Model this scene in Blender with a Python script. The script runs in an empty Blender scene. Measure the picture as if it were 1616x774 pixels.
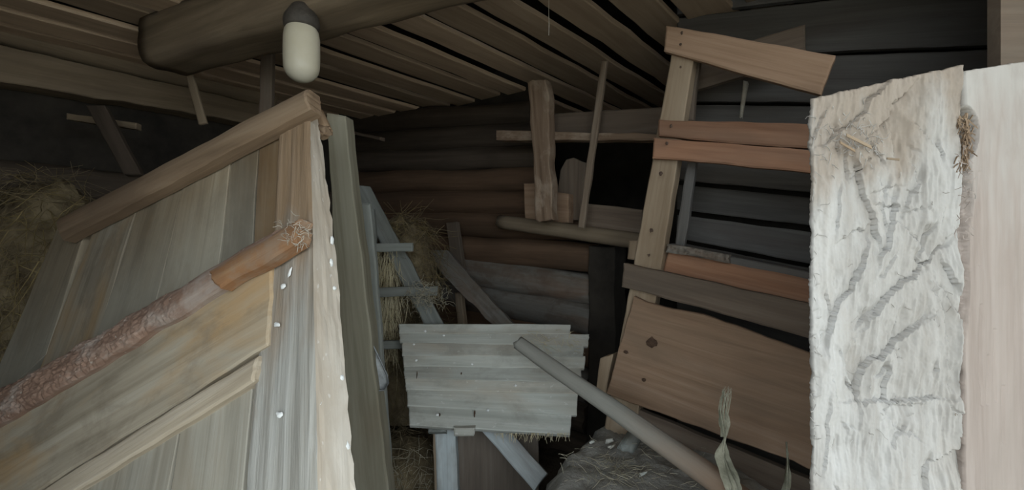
import bpy, bmesh, math, random
from mathutils import Vector, Matrix, noise

# ------------------------------------------------------------------ camera, world, exposure
scene = bpy.context.scene
COL = scene.collection
CAM = Vector((0.0, 0.0, 1.5)); F = 720.0; CX, CY = 808.0, 387.0

cd = bpy.data.cameras.new('camera'); cam = bpy.data.objects.new('camera', cd)
COL.objects.link(cam)
cam.location = CAM; cam.rotation_euler = (math.pi/2, 0, 0)
cd.sensor_width = 36.0; cd.lens = 36.0*F/1616.0; cd.clip_start = 0.01
scene.camera = cam

world = bpy.data.worlds.new('overcast_sky'); scene.world = world
world.use_nodes = True
bg = world.node_tree.nodes['Background']
bg.inputs[0].default_value = (0.86, 0.95, 1.0, 1); bg.inputs[1].default_value = 1.6

# portal in the open doorway behind the camera (guides the sky light, emits nothing itself)
ld = bpy.data.lights.new('doorway_portal', 'AREA'); ld.shape = 'RECTANGLE'
ld.size = 7.4; ld.size_y = 2.64; ld.cycles.is_portal = True
lo = bpy.data.objects.new('doorway_portal', ld); COL.objects.link(lo)
lo.location = (0.9, -1.06, 1.33); lo.rotation_euler = (math.pi/2, 0, 0)

scene.view_settings.view_transform = 'Standard'
scene.view_settings.look = 'None'
scene.view_settings.gamma = 1.0
scene.view_settings.use_curve_mapping = False
scene.view_settings.exposure = 1.24
scene.cycles.use_denoising = True
scene.cycles.max_bounces = 8
scene.cycles.diffuse_bounces = 5

# ------------------------------------------------------------------ helpers
WM = {}                                   # world matrices
def P(px, py, d):
    return Vector(((px-CX)/F*d, d, CAM.z-(py-CY)/F*d))

class Plane:
    def __init__(s, p, n):
        s.p = Vector(p); s.n = Vector(n).normalized()          # n points away from the camera
    def at(s, px, py, off=0.0):                                # off > 0: towards the camera
        r = Vector(((px-CX)/F, 1.0, -(py-CY)/F))
        t = ((s.p-CAM).dot(s.n)-off)/r.dot(s.n)
        return CAM + r*t

def set_props(o, label=None, cat=None, group=None, kind=None):
    if label: o['label'] = label
    if cat: o['category'] = cat
    if group: o['group'] = group
    if kind: o['kind'] = kind
    return o

def place(o, M, parent):
    WM[o] = M.copy()
    COL.objects.link(o)
    if parent is not None:
        o.parent = parent
        o.matrix_basis = WM[parent].inverted() @ M
    else:
        o.matrix_basis = M

def thing(name, label, cat, loc, group=None, kind=None):
    o = bpy.data.objects.new(name, None); o.empty_display_size = 0.05
    place(o, Matrix.Translation(Vector(loc)), None)
    return set_props(o, label, cat, group, kind)

def mesh_obj(name, verts, faces, mat, parent=None, M=None, smooth=False):
    me = bpy.data.meshes.new(name)
    me.from_pydata([tuple(v) for v in verts], [], faces); me.update()
    if mat: me.materials.append(mat)
    if smooth:
        for p in me.polygons: p.use_smooth = True
    o = bpy.data.objects.new(name, me)
    place(o, M if M is not None else Matrix.Identity(4), parent)
    return o

def frame(O, x, n):
    x = x.normalized(); y = n.cross(x).normalized(); z = x.cross(y).normalized()
    return Matrix(((x.x, y.x, z.x, O.x), (x.y, y.y, z.y, O.y), (x.z, y.z, z.z, O.z), (0, 0, 0, 1)))

def nz(x, y=0.0, z=0.0): return noise.noise(Vector((x, y, z)))

SEED = [0]
def qboard(name, A, B, C, D, thick, mat, parent=None, wob=0.004, relief=0.003, nu=None, nv=3, ch=0.004,
           hfun=None, smooth=False):
    """a board: front face A-B (one long edge), D-C (the other); extruded away from the camera"""
    SEED[0] += 1; sd = SEED[0]*7.31; wob *= .7
    x = ((B+C)-(A+D)).normalized()
    n = x.cross((D+C)-(A+B)).normalized()
    cen = (A+B+C+D)/4
    if n.dot(CAM-cen) < 0: n = -n
    O = (A+D)/2
    M = frame(O, x, n); Mi = M.inverted()
    L = ((B+C)/2-O).length; W = ((A-D).length+(B-C).length)/2
    if nu is None: nu = max(3, min(40, int(L/0.04)))
    eu = min(0.2, ch*1.5/L); ev = min(0.2, ch*1.5/W)
    us = [0.0, eu]+[eu+(1-2*eu)*i/nu for i in range(1, nu)]+[1-eu, 1.0]
    vs = [0.0, ev]+[ev+(1-2*ev)*j/nv for j in range(1, nv)]+[1-ev, 1.0]
    a, b, c, d = Mi@A, Mi@B, Mi@C, Mi@D
    verts = []; faces = []
    NU, NV = len(us), len(vs)
    for i, u in enumerate(us):
        for j, v in enumerate(vs):
            p = (a*(1-u)+b*u)*(1-v)+(d*(1-u)+c*u)*v
            k = (v-0.5)*2
            p.y += wob*nz(p.x*9+sd, 3.1+k, 0)*k*1.6 + wob*1.2*nz(p.x*2.2, sd, 1)
            kx = (u-0.5)*2
            if abs(kx) > 0.9: p.x += wob*1.5*nz(v*5, sd, 5)*kx
            z = relief*nz(p.x*4, p.y*12+sd, 0)
            if hfun: z += hfun(u, v, p)
            if i in (0, NU-1) or j in (0, NV-1): z -= ch*(1+0.7*nz(p.x*20, p.y*20, sd))
            p.z += z
            verts.append(p)
    idx = lambda i, j: i*NV+j
    for i in range(NU-1):
        for j in range(NV-1):
            faces.append((idx(i, j), idx(i+1, j), idx(i+1, j+1), idx(i, j+1)))
    ring = [idx(i, 0) for i in range(NU)]+[idx(NU-1, j) for j in range(1, NV)] + \
           [idx(i, NV-1) for i in range(NU-2, -1, -1)]+[idx(0, j) for j in range(NV-2, 0, -1)]
    base = len(verts)
    for r in ring:
        q = verts[r].copy(); q.z = -thick; verts.append(q)
    m = len(ring)
    for k in range(m):
        faces.append((ring[k], base+k, base+(k+1) % m, ring[(k+1) % m]))
    faces.append(tuple(base+k for k in range(m)))
    # orientation check
    e1 = verts[faces[0][1]]-verts[faces[0][0]]; e2 = verts[faces[0][3]]-verts[faces[0][0]]
    if e1.cross(e2).z < 0: faces = [tuple(reversed(f)) for f in faces]
    return mesh_obj(name, verts, faces, mat, parent, M, smooth)

def slab(name, pts, thick, mat, parent=None, axis=None, wob=0.003, ch=0.004, step=0.03):
    """a board with any outline: pts run around its front face"""
    SEED[0] += 1; sd = SEED[0]*5.17
    n = Vector()
    for i in range(len(pts)):
        p, q = pts[i], pts[(i+1) % len(pts)]
        n += Vector(((p.y-q.y)*(p.z+q.z), (p.z-q.z)*(p.x+q.x), (p.x-q.x)*(p.y+q.y)))
    n.normalize()
    cen = sum(pts, Vector())/len(pts)
    if n.dot(CAM-cen) < 0: n = -n
    if axis is None:
        axis = max((pts[(i+1) % len(pts)]-pts[i] for i in range(len(pts))), key=lambda e: e.length)
    axis = axis-n*axis.dot(n)
    M = frame(cen, axis, n); Mi = M.inverted()
    loc = [Mi@p for p in pts]
    out = []
    for i in range(len(loc)):
        p, q = loc[i], loc[(i+1) % len(loc)]
        k = max(1, int((q-p).length/step))
        for t in range(k):
            r = p.lerp(q, t/k)
            if t: 
                r.x += wob*nz(r.x*18, r.y*18, sd); r.y += wob*nz(r.x*18, r.y*18, sd+9)
            out.append(Vector((r.x, r.y)))
    area = sum(out[i].x*out[(i+1) % len(out)].y-out[(i+1) % len(out)].x*out[i].y for i in range(len(out)))
    if area < 0: out.reverse()
    m = len(out); verts = []; faces = []
    def inset(b):
        res = []
        for i in range(m):
            e = (out[(i+1) % m]-out[i-1]); e = e.normalized() if e.length else Vector((1, 0))
            res.append(out[i]+Vector((-e.y, e.x))*b)
        return res
    ins = inset(ch)
    for ring, z in ((ins, 0), (out, -ch), (out, -thick+ch), (ins, -thick)):
        for q in ring: verts.append(Vector((q.x, q.y, z)))
    for k in range(3):
        for i in range(m):
            j = (i+1) % m
            faces.append((k*m+i, (k+1)*m+i, (k+1)*m+j, k*m+j))
    faces.append(tuple(range(m))); faces.append(tuple(3*m+i for i in reversed(range(m))))
    return mesh_obj(name, verts, faces, mat, parent, M)

def log(name, A, B, r0, r1, mat, parent=None, sides=14, lump=0.08, sq=2.0, segs=None, squash=1.0, cap=None):
    """a round (sq=2) or hewn (sq>3) timber between two points"""
    SEED[0] += 1; sd = SEED[0]*3.77
    ax = B-A; L = ax.length
    up = Vector((0, 0, 1)) if abs(ax.normalized().z) < 0.9 else Vector((0, -1, 0))
    y = up.cross(ax).normalized(); n = ax.normalized().cross(y)
    M = frame(A, ax, n)
    segs = segs or max(3, min(40, int(L/0.06)))
    verts = []; faces = []
    for i in range(segs+1):
        u = i/segs; r = r0*(1-u)+r1*u
        bx = 0.25*r*nz(u*L*1.3, sd, 0); by = 0.25*r*nz(u*L*1.3, sd, 7)
        for k in range(sides):
            a = 2*math.pi*(k+0.5)/sides
            c, s = math.cos(a), math.sin(a)
            q = (abs(c)**sq+abs(s)**sq)**(-1/sq)
            rr = r*q*(1+lump*nz(u*L*5, c*1.5+sd, s*1.5))
            verts.append(Vector((u*L+(0.02*nz(c*2, s*2, sd) if i in (0, segs) else 0), rr*c+bx, rr*s*squash+by)))
    for i in range(segs):
        for k in range(sides):
            j = (k+1) % sides
            faces.append((i*sides+k, i*sides+j, (i+1)*sides+j, (i+1)*sides+k))
    faces.append(tuple(range(sides-1, -1, -1))); faces.append(tuple(segs*sides+k for k in range(sides)))
    o = mesh_obj(name, verts, faces, mat, parent, M, smooth=True)
    if cap: o.data.materials.append(cap)
    for p in o.data.polygons:
        if len(p.vertices) > 4:
            p.use_smooth = False
            if cap: p.material_index = 1
    return o

def tube_path(verts, faces, pts, r0, r1, sides=3):
    base = len(verts); k = len(pts)
    for i, p in enumerate(pts):
        t = (pts[min(i+1, k-1)]-pts[max(i-1, 0)]).normalized()
        a = t.cross(Vector((0.31, 0.52, 0.79))).normalized(); b = t.cross(a)
        r = r0+(r1-r0)*i/max(1, k-1)
        for s in range(sides):
            an = 2*math.pi*s/sides
            verts.append(p+a*(r*math.cos(an))+b*(r*math.sin(an)))
    for i in range(k-1):
        for s in range(sides):
            j = (s+1) % sides
            faces.append((base+i*sides+s, base+i*sides+j, base+(i+1)*sides+j, base+(i+1)*sides+s))
    faces.append(tuple(base+s for s in range(sides)))
    faces.append(tuple(base+(k-1)*sides+s for s in reversed(range(sides))))

def strand(verts, faces, rng, p, direction, length, curl, r):
    pts = [p.copy()]; d = direction.normalized()
    for i in range(4):
        d = (d+Vector((rng.gauss(0, curl), rng.gauss(0, curl), rng.gauss(0, curl)-curl*0.25))).normalized()
        pts.append(pts[-1]+d*length/4)
    tube_path(verts, faces, pts, r, r*0.6)

def tubes(name, paths, r0, r1, mat, parent=None, sides=6):
    verts, faces = [], []
    for pts in paths: tube_path(verts, faces, pts, r0, r1, sides)
    return mesh_obj(name, verts, faces, mat, parent, None, smooth=True)

def box(name, x0, x1, y0, y1, z0, z1, mat, parent=None):
    v = [(x, y, z) for x in (x0, x1) for y in (y0, y1) for z in (z0, z1)]
    f = [(0, 1, 3, 2), (4, 6, 7, 5), (0, 4, 5, 1), (2, 3, 7, 6), (0, 2, 6, 4), (1, 5, 7, 3)]
    return mesh_obj(name, v, f, mat, parent)

def wallbox(name, A, B, z0, z1, depth, away, mat, parent=None):
    """vertical slab between two plan points, its thickness on the 'away' side"""
    A, B = Vector((A[0], A[1], 0)), Vector((B[0], B[1], 0)); w = Vector((away[0], away[1], 0)).normalized()*depth
    pl = [A, B, B+w, A+w]
    v = [p+Vector((0, 0, z0)) for p in pl]+[p+Vector((0, 0, z1)) for p in pl]
    f = [(0, 1, 2, 3), (7, 6, 5, 4)]+[(i, i+4, (i+1) % 4+4, (i+1) % 4) for i in range(4)]
    o = mesh_obj(name, v, f, mat, parent)
    bm = bmesh.new(); bm.from_mesh(o.data); bmesh.ops.recalc_face_normals(bm, faces=bm.faces); bm.to_mesh(o.data); bm.free()
    return o

# ------------------------------------------------------------------ materials
def wood(name, dark, mid, light, stain=None, stain_amt=0.0, gs=1.0, bump=0.5, rough=0.85, fleck=None, fleck_amt=0.0,
         patch=None, patch_amt=0.0, vary=0.25, end=None, end_amt=.8, end_lo=.35, end_hi=.7):
    m = bpy.data.materials.new(name); m.use_nodes = True
    nt = m.node_tree; N = nt.nodes; Lk = nt.links
    bs = N['Principled BSDF']; bs.inputs['Roughness'].default_value = rough
    bs.inputs['Specular IOR Level'].default_value = 0.25
    tc = N.new('ShaderNodeTexCoord'); oi = N.new('ShaderNodeObjectInfo')
    mul = N.new('ShaderNodeMath'); mul.operation = 'MULTIPLY'; mul.inputs[1].default_value = 41.0
    Lk.new(oi.outputs['Random'], mul.inputs[0])
    add = N.new('ShaderNodeVectorMath'); add.operation = 'ADD'
    Lk.new(tc.outputs['Object'], add.inputs[0]); Lk.new(mul.outputs[0], add.inputs[1])
    def mapped(sx, sy, sz):
        mp = N.new('ShaderNodeMapping'); mp.inputs['Scale'].default_value = (sx, sy, sz)
        Lk.new(add.outputs[0], mp.inputs['Vector']); return mp.outputs[0]
    def tex(vec, scale, detail, rgh=0.6, dist=0.0):
        t = N.new('ShaderNodeTexNoise'); t.inputs['Scale'].default_value = scale; t.inputs['Detail'].default_value = detail
        t.inputs['Roughness'].default_value = rgh; t.inputs['Distortion'].default_value = dist
        Lk.new(vec, t.inputs['Vector']); return t.outputs['Fac']
    grain = tex(mapped(1.1*gs, 22*gs, 22*gs), 1.0, 8, 0.6, 0.9)
    fine = tex(mapped(5*gs, 130*gs, 130*gs), 1.0, 4, 0.6)
    mixg = N.new('ShaderNodeMath'); mixg.operation = 'MULTIPLY_ADD'; mixg.inputs[1].default_value = 0.22
    Lk.new(fine, mixg.inputs[0])
    sub = N.new('ShaderNodeMath'); sub.operation = 'MULTIPLY_ADD'; sub.inputs[1].default_value = 1.0; sub.inputs[2].default_value = -0.11
    Lk.new(grain, sub.inputs[0]); Lk.new(sub.outputs[0], mixg.inputs[2])
    cr = N.new('ShaderNodeValToRGB')
    e = cr.color_ramp.elements
    e[0].position = 0.22; e[0].color = (*dark, 1); e[1].position = 0.76; e[1].color = (*light, 1)
    q = cr.color_ramp.elements.new(0.5); q.color = (*mid, 1)
    Lk.new(mixg.outputs[0], cr.inputs[0])
    col = cr.outputs[0]
    def overlay(fac, color, lo, hi, amt):
        nonlocal col
        rp = N.new('ShaderNodeMapRange'); rp.inputs['From Min'].default_value = lo; rp.inputs['From Max'].default_value = hi
        rp.inputs['To Max'].default_value = amt
        Lk.new(fac, rp.inputs[0])
        mx = N.new('ShaderNodeMix'); mx.data_type = 'RGBA'
        Lk.new(rp.outputs[0], mx.inputs[0]); Lk.new(col, mx.inputs[6]); mx.inputs[7].default_value = (*color, 1)
        col = mx.outputs[2]
    if stain: overlay(tex(mapped(1.8, 6, 6), 1.0, 5, 0.6, 0.5), stain, 0.45, 0.65, stain_amt)
    if end:
        sp = N.new('ShaderNodeSeparateXYZ'); Lk.new(tc.outputs['Generated'], sp.inputs[0])
        ad = N.new('ShaderNodeMath'); ad.operation = 'MULTIPLY_ADD'; ad.inputs[1].default_value = .5
        Lk.new(tex(mapped(3, 9, 9), 1.0, 4, .6), ad.inputs[0]); Lk.new(sp.outputs[0], ad.inputs[2])
        overlay(ad.outputs[0], end, end_lo+.25, end_hi+.25, end_amt)
    if patch: overlay(tex(mapped(5, 8, 8), 1.0, 6, 0.65, 0.3), patch, 0.5, 0.62, patch_amt)
    if fleck: overlay(tex(mapped(40, 60, 60), 1.0, 2, 0.5), fleck, 0.69, 0.72, fleck_amt)
    vr = N.new('ShaderNodeMapRange'); vr.inputs['To Min'].default_value = 1-vary; vr.inputs['To Max'].default_value = 1+vary*0.6
    Lk.new(oi.outputs['Random'], vr.inputs[0])
    hs = N.new('ShaderNodeHueSaturation'); Lk.new(vr.outputs[0], hs.inputs['Value']); Lk.new(col, hs.inputs['Color'])
    Lk.new(hs.outputs[0], bs.inputs['Base Color'])
    bp = N.new('ShaderNodeBump'); bp.inputs['Strength'].default_value = bump; bp.inputs['Distance'].default_value = 0.006
    Lk.new(mixg.outputs[0], bp.inputs['Height']); Lk.new(bp.outputs[0], bs.inputs['Normal'])
    return m

def plain(name, c1, c2, scale=6.0, rough=0.85, bump=0.4, metal=0.0, detail=8, dist=0.01, c3=None):
    m = bpy.data.materials.new(name); m.use_nodes = True
    nt = m.node_tree; N = nt.nodes; Lk = nt.links
    bs = N['Principled BSDF']; bs.inputs['Roughness'].default_value = rough; bs.inputs['Metallic'].default_value = metal
    bs.inputs['Specular IOR Level'].default_value = 0.3
    tc = N.new('ShaderNodeTexCoord'); t = N.new('ShaderNodeTexNoise')
    t.inputs['Scale'].default_value = scale; t.inputs['Detail'].default_value = detail; t.inputs['Roughness'].default_value = 0.65
    Lk.new(tc.outputs['Object'], t.inputs['Vector'])
    cr = N.new('ShaderNodeValToRGB'); e = cr.color_ramp.elements
    e[0].position = 0.36; e[0].color = (*c1, 1); e[1].position = 0.64; e[1].color = (*c2, 1)
    if c3: q = e.new(0.75); q.color = (*c3, 1)
    Lk.new(t.outputs['Fac'], cr.inputs[0]); Lk.new(cr.outputs[0], bs.inputs['Base Color'])
    bp = N.new('ShaderNodeBump'); bp.inputs['Strength'].default_value = bump; bp.inputs['Distance'].default_value = dist
    Lk.new(t.outputs['Fac'], bp.inputs['Height']); Lk.new(bp.outputs[0], bs.inputs['Normal'])
    return m

M = {}
M['gate_grey'] = wood('weathered_grey_wood', (.16, .125, .09), (.30, .245, .17), (.38, .325, .24), stain=(.17, .12, .07), stain_amt=.5, gs=.9, bump=.35,
                      end=(.31, .30, .255), end_amt=.7, end_lo=.2, end_hi=.75, patch=(.19, .165, .125), patch_amt=.35)
M['gate_low'] = wood('washed_grey_wood', (.20, .185, .15), (.33, .31, .26), (.41, .395, .35), stain=(.27, .21, .14), stain_amt=.4, gs=.9, bump=.35)
M['gate_brown'] = wood('brown_gate_wood', (.14, .085, .045), (.25, .165, .09), (.33, .24, .15), stain=(.30, .28, .23), stain_amt=.4, bump=.35)
M['rail_brown'] = wood('rail_wood', (.16, .11, .07), (.29, .205, .135), (.37, .28, .195), stain=(.14, .095, .065), stain_amt=.45, bump=.35)
M['bark'] = wood('bark_and_orange_wood', (.10, .06, .045), (.24, .155, .115), (.38, .30, .25), stain=(.13, .085, .065), stain_amt=.7, gs=.8,
                 bump=1.0, fleck=(.5, .44, .38), fleck_amt=.6, patch=(.38, .35, .32), patch_amt=.5)
M['orange'] = wood('fresh_orange_wood', (.28, .13, .055), (.44, .24, .12), (.56, .36, .2), stain=(.25, .13, .07), stain_amt=.6, patch=(.36, .31, .25), patch_amt=.5)
M['gate_tan'] = wood('tan_grey_plank_wood', (.18, .155, .11), (.36, .315, .245), (.45, .415, .345), stain=(.40, .25, .11), stain_amt=.7,
                     gs=.6, patch=(.16, .13, .095), patch_amt=.4, bump=.35)
M['stile'] = wood('ridged_grey_stile_wood', (.12, .115, .10), (.33, .325, .30), (.48, .48, .46), stain=(.24, .20, .14), stain_amt=.3, gs=1.2,
                  bump=1.0, end=(.24, .155, .085), end_amt=.85, end_lo=.66, end_hi=.85)
M['stile_edge'] = wood('sawn_stile_edge', (.36, .31, .25), (.51, .47, .41), (.58, .55, .50), stain=(.38, .30, .22), stain_amt=.5, bump=.3,
                       fleck=(.7, .7, .69), fleck_amt=.4, patch=(.40, .34, .27), patch_amt=.4)
M['split'] = wood('pale_split_wood', (.22, .18, .13), (.40, .34, .26), (.52, .47, .39), stain=(.26, .21, .15), stain_amt=.6, bump=.8)
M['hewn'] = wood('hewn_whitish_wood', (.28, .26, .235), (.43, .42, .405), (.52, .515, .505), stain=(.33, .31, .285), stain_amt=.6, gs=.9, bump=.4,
                 patch=(.34, .30, .255), patch_amt=.3, vary=.02, end=(.27, .215, .165), end_amt=.75, end_lo=.89, end_hi=.97)  # browner top end: part stain, part eave shade put into the colour
M['jamb'] = wood('smooth_pinkish_wood', (.22, .175, .15), (.35, .30, .27), (.42, .375, .345), stain=(.30, .25, .22), stain_amt=.5, gs=.8, bump=.5, vary=.02, end=(.43, .42, .40), end_amt=.8, end_lo=.8, end_hi=.95, patch=(.27, .23, .20), patch_amt=.3)
M['post_green'] = wood('grey_green_post_wood', (.15, .14, .10), (.24, .225, .17), (.29, .28, .225), stain=(.19, .155, .11), stain_amt=.5, bump=.25)
M['post_grey'] = wood('dull_grey_wood', (.12, .13, .12), (.22, .235, .22), (.31, .33, .32), stain=(.16, .16, .14), stain_amt=.5, bump=.3)
M['slat'] = wood('pale_slat_wood', (.30, .315, .285), (.46, .475, .44), (.55, .565, .53), stain=(.38, .32, .25), stain_amt=.6, gs=.8, bump=.45,
                 fleck=(.75, .77, .76), fleck_amt=.3, patch=(.27, .265, .235), patch_amt=.5, vary=.2)
M['painted'] = wood('peeling_blue_white_paint', (.34, .38, .40), (.54, .60, .62), (.66, .71, .73), stain=(.19, .155, .13), stain_amt=.7, bump=.4)
M['brown_board'] = wood('brown_box_board', (.10, .085, .07), (.17, .14, .115), (.23, .20, .17), stain=(.13, .11, .09), stain_amt=.5)
M['stall'] = wood('reddish_stall_wood', (.24, .15, .095), (.39, .26, .175), (.48, .345, .25), stain=(.26, .185, .13), stain_amt=.6, bump=.25)
M['stall_pale'] = wood('tan_stall_post_wood', (.22, .16, .105), (.33, .255, .18), (.40, .325, .24), stain=(.24, .17, .11), stain_amt=.5, bump=.25)
M['stall_red'] = wood('red_brown_rail_wood', (.17, .085, .05), (.29, .155, .095), (.36, .215, .14), stain=(.19, .12, .085), stain_amt=.5, bump=.25)
M['stall_dark'] = wood('grey_brown_rail_wood', (.10, .075, .06), (.17, .13, .10), (.22, .18, .145), stain=(.12, .10, .08), stain_amt=.6, bump=.25)
M['ceiling'] = wood('ceiling_plank_wood', (.42, .315, .225), (.56, .43, .31), (.63, .495, .37), stain=(.42, .315, .23), stain_amt=.6, bump=.2, vary=.35)
M['beam'] = wood('beam_wood', (.15, .115, .075), (.25, .195, .135), (.33, .265, .19), stain=(.15, .115, .085), stain_amt=.5, gs=.7, bump=.3)
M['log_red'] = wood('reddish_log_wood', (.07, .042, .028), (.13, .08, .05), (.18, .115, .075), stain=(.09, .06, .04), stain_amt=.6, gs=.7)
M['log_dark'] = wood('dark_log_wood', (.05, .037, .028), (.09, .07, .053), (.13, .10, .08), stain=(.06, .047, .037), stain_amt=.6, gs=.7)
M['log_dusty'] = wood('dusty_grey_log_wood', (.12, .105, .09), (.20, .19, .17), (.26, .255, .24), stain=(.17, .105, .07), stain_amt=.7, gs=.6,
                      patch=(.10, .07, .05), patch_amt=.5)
M['wall_board'] = wood('blue_grey_wall_board', (.08, .078, .075), (.13, .125, .12), (.17, .165, .16), stain=(.10, .085, .078), stain_amt=.5, bump=.25)
M['pole'] = wood('grey_pole_wood', (.13, .13, .115), (.23, .23, .21), (.30, .30, .275), stain=(.17, .165, .145), stain_amt=.5, bump=.4, end=(.26, .16, .10), end_amt=.8, end_lo=.55, end_hi=.95)
M['stick'] = wood('stick_wood', (.15, .11, .08), (.26, .20, .15), (.34, .28, .22))
M['backing'] = plain('dark_backing_boards', (.02, .017, .014), (.045, .038, .03), 5)  # even near-black tone for the backing behind planks and logs
M['earth'] = plain('dung_earth', (.045, .035, .025), (.12, .095, .07), 9, bump=1.0, dist=.03)
M['ground'] = plain('trodden_yard_earth', (.42, .375, .30), (.56, .51, .42), 3, bump=.4)  # unseen yard, tone kept pale to bounce sky light onto the ceiling
M['bank'] = plain('dusty_grey_bank', (.22, .215, .195), (.36, .355, .33), 14, bump=1.0, dist=.02, c3=(.44, .44, .42))
M['hay'] = plain('dry_hay', (.13, .095, .04), (.25, .195, .09), 11, bump=.2)
M['hay_pale'] = plain('pale_straw', (.42, .36, .22), (.62, .56, .40), 11, bump=.2)
M['hay_dark'] = plain('old_dark_hay', (.11, .084, .05), (.25, .20, .12), 11, bump=.8, dist=.02)
M['straw_dull'] = plain('dull_old_straw', (.22, .20, .145), (.36, .335, .26), 11, bump=.2)
M['weed'] = plain('dried_weed_leaf', (.22, .22, .165), (.42, .41, .325), 25, bump=.4)
M['metal'] = plain('dull_shovel_steel', (.15, .16, .17), (.33, .35, .36), 18, rough=.5, metal=.6, bump=.2)
M['glass'] = plain('milky_lamp_glass', (.56, .52, .40), (.66, .63, .53), 3, rough=.3, bump=.03, dist=.002)
M['socket'] = plain('dark_lamp_cap', (.045, .04, .035), (.10, .09, .08), 20, rough=.6)
M['cobweb'] = plain('dusty_cobweb', (.30, .27, .22), (.45, .42, .36), 30)
M['white'] = plain('white_droppings', (.70, .72, .72), (.82, .84, .84), 60, bump=.3)
M['knot'] = plain('dark_knot', (.05, .03, .02), (.10, .06, .04), 60, bump=.5)
M['nail'] = plain('rusty_nail', (.06, .04, .03), (.12, .08, .06), 60, bump=.3)

# ------------------------------------------------------------------ the planes things stand in
T = P(488, 150, 1.15); Bq = P(500, 766, 0.75)
s_dir = (Bq-T)
GATE = Plane(T, s_dir.cross(Vector((-.88, .48, 0))))
if GATE.n.y < 0: GATE.n = -GATE.n
LEFT = Plane((-2.51, 2.26, 1), (-.76, .65, 0))
BACK = Plane((-1.054, 3.65, 1), (.7, 1, 0))
STALL = Plane((.4424, 1.75, 1), (.7, 1, 0))
RIGHT = Plane((.70, 2.12, 1), (.7, 1, 0))
CEIL = 2.5

# ------------------------------------------------------------------ the setting
def make_floor():
    verts, faces = [], []
    xs = [-4.6+9.0*i/110 for i in range(111)]; ys = [-0.4+6.2*j/80 for j in range(81)]
    for x in xs:
        for y in ys:
            t = max(0.0, min(1.0, (y-0.3)/1.4)); t = t*t*(3-2*t)
            z = 0.32*t + (0.03*nz(x*3, y*3, 0)+0.015*nz(x*9, y*9, 4))*t
            verts.append((x, y, z))
    n = len(ys)
    for i in range(110):
        for j in range(80):
            faces.append((i*n+j, (i+1)*n+j, (i+1)*n+j+1, i*n+j+1))
    o = mesh_obj('floor', verts, faces, M['earth'], None, None, True)
    set_props(o, 'dark trodden earth floor strewn with litter', 'floor', kind='structure')
    o = mesh_obj('yard', [(-30, -30, -.01), (30, -30, -.01), (30, -.4, -.01), (-30, -.4, -.01)], [(0, 1, 2, 3)], M['ground'])
    set_props(o, 'bare earth yard outside the doorway', 'ground', kind='structure')
make_floor()

# ceiling: planks nailed above the beams, gaps between them; unseen front end lengthened as an eave to cut sky light
ceil = mesh_obj('ceiling', [(x, y, z) for x in (-4.8, 4.6) for y in (-1.0, 6.0) for z in (CEIL+.17, CEIL+.23)],
                [(0, 1, 3, 2), (4, 6, 7, 5), (0, 4, 5, 1), (2, 3, 7, 6), (0, 2, 6, 4), (1, 5, 7, 3)], M['backing'])
set_props(ceil, 'low ceiling of rough brown planks with dark gaps', 'ceiling', kind='structure')
vdir = Vector((.648, .762, 0)); wdir = Vector((.762, -.648, 0))
rng = random.Random(4)
for k in range(-14, 14):
    w0 = -.968+.215*k; gap = rng.choice((.06, .075, .10, .115))
    a0, a1 = w0+gap/2, w0+.215-rng.uniform(.0, .02)
    wm = (a0+a1)/2
    # along v: from the unseen eave edge to the wall behind
    s0 = (-.95+wm*.648)/.762
    lim = []
    # left wall: -.76X+.65Y < 3.37
    cw = -.76*wdir.x*wm+.65*wdir.y*wm; cv = -.76*vdir.x+.65*vdir.y
    s1 = (4.25-(.7*wdir.x+wdir.y)*wm)/(.7*vdir.x+vdir.y)
    if cw > 3.45: continue
    if s1-s0 < .4: continue
    s1 = min(s1, s0+6.0)
    zz = CEIL+rng.uniform(-.006, .012)
    pa = wdir*a0+vdir*s0; pb = wdir*a0+vdir*s1; pc = wdir*a1+vdir*s1; pd = wdir*a1+vdir*s0
    for p in (pa, pb, pc, pd): p.z = zz
    qboard('plank', pa, pb, pc, pd, .022, M['ceiling'], ceil, wob=.012, relief=.004, nu=36, nv=2)

def logwall(parent, A, B, z0, z1, r, mats, inward, seed):
    rg = random.Random(seed); z = z0+r
    A, B = Vector((A[0], A[1], 0)), Vector((B[0], B[1], 0)); inw = Vector((inward[0], inward[1], 0)).normalized()
    while z < z1-r*.5:
        rr = r*rg.uniform(.9, 1.1)
        off = inw*(rr*.35)
        log('log', A+off+Vector((0, 0, z)), B+off+Vector((0, 0, z+rg.uniform(-.02, .02))), rr, rr*.95, rg.choice(mats), parent, sides=12)
        z += rr*1.85

wl = wallbox('wall_left', (-4.62, -.21), (-.2, 4.97), 0, 2.75, .15, (-.76, .65), M['backing'])
set_props(wl, 'dark log wall behind the hay heap', 'wall', kind='structure')
logwall(wl, (-4.3, .16), (-1.20, 3.80), .1, 2.0, .10, [M['log_dark'], M['log_dark'], M['log_red']], (.76, -.65), 3)

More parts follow.
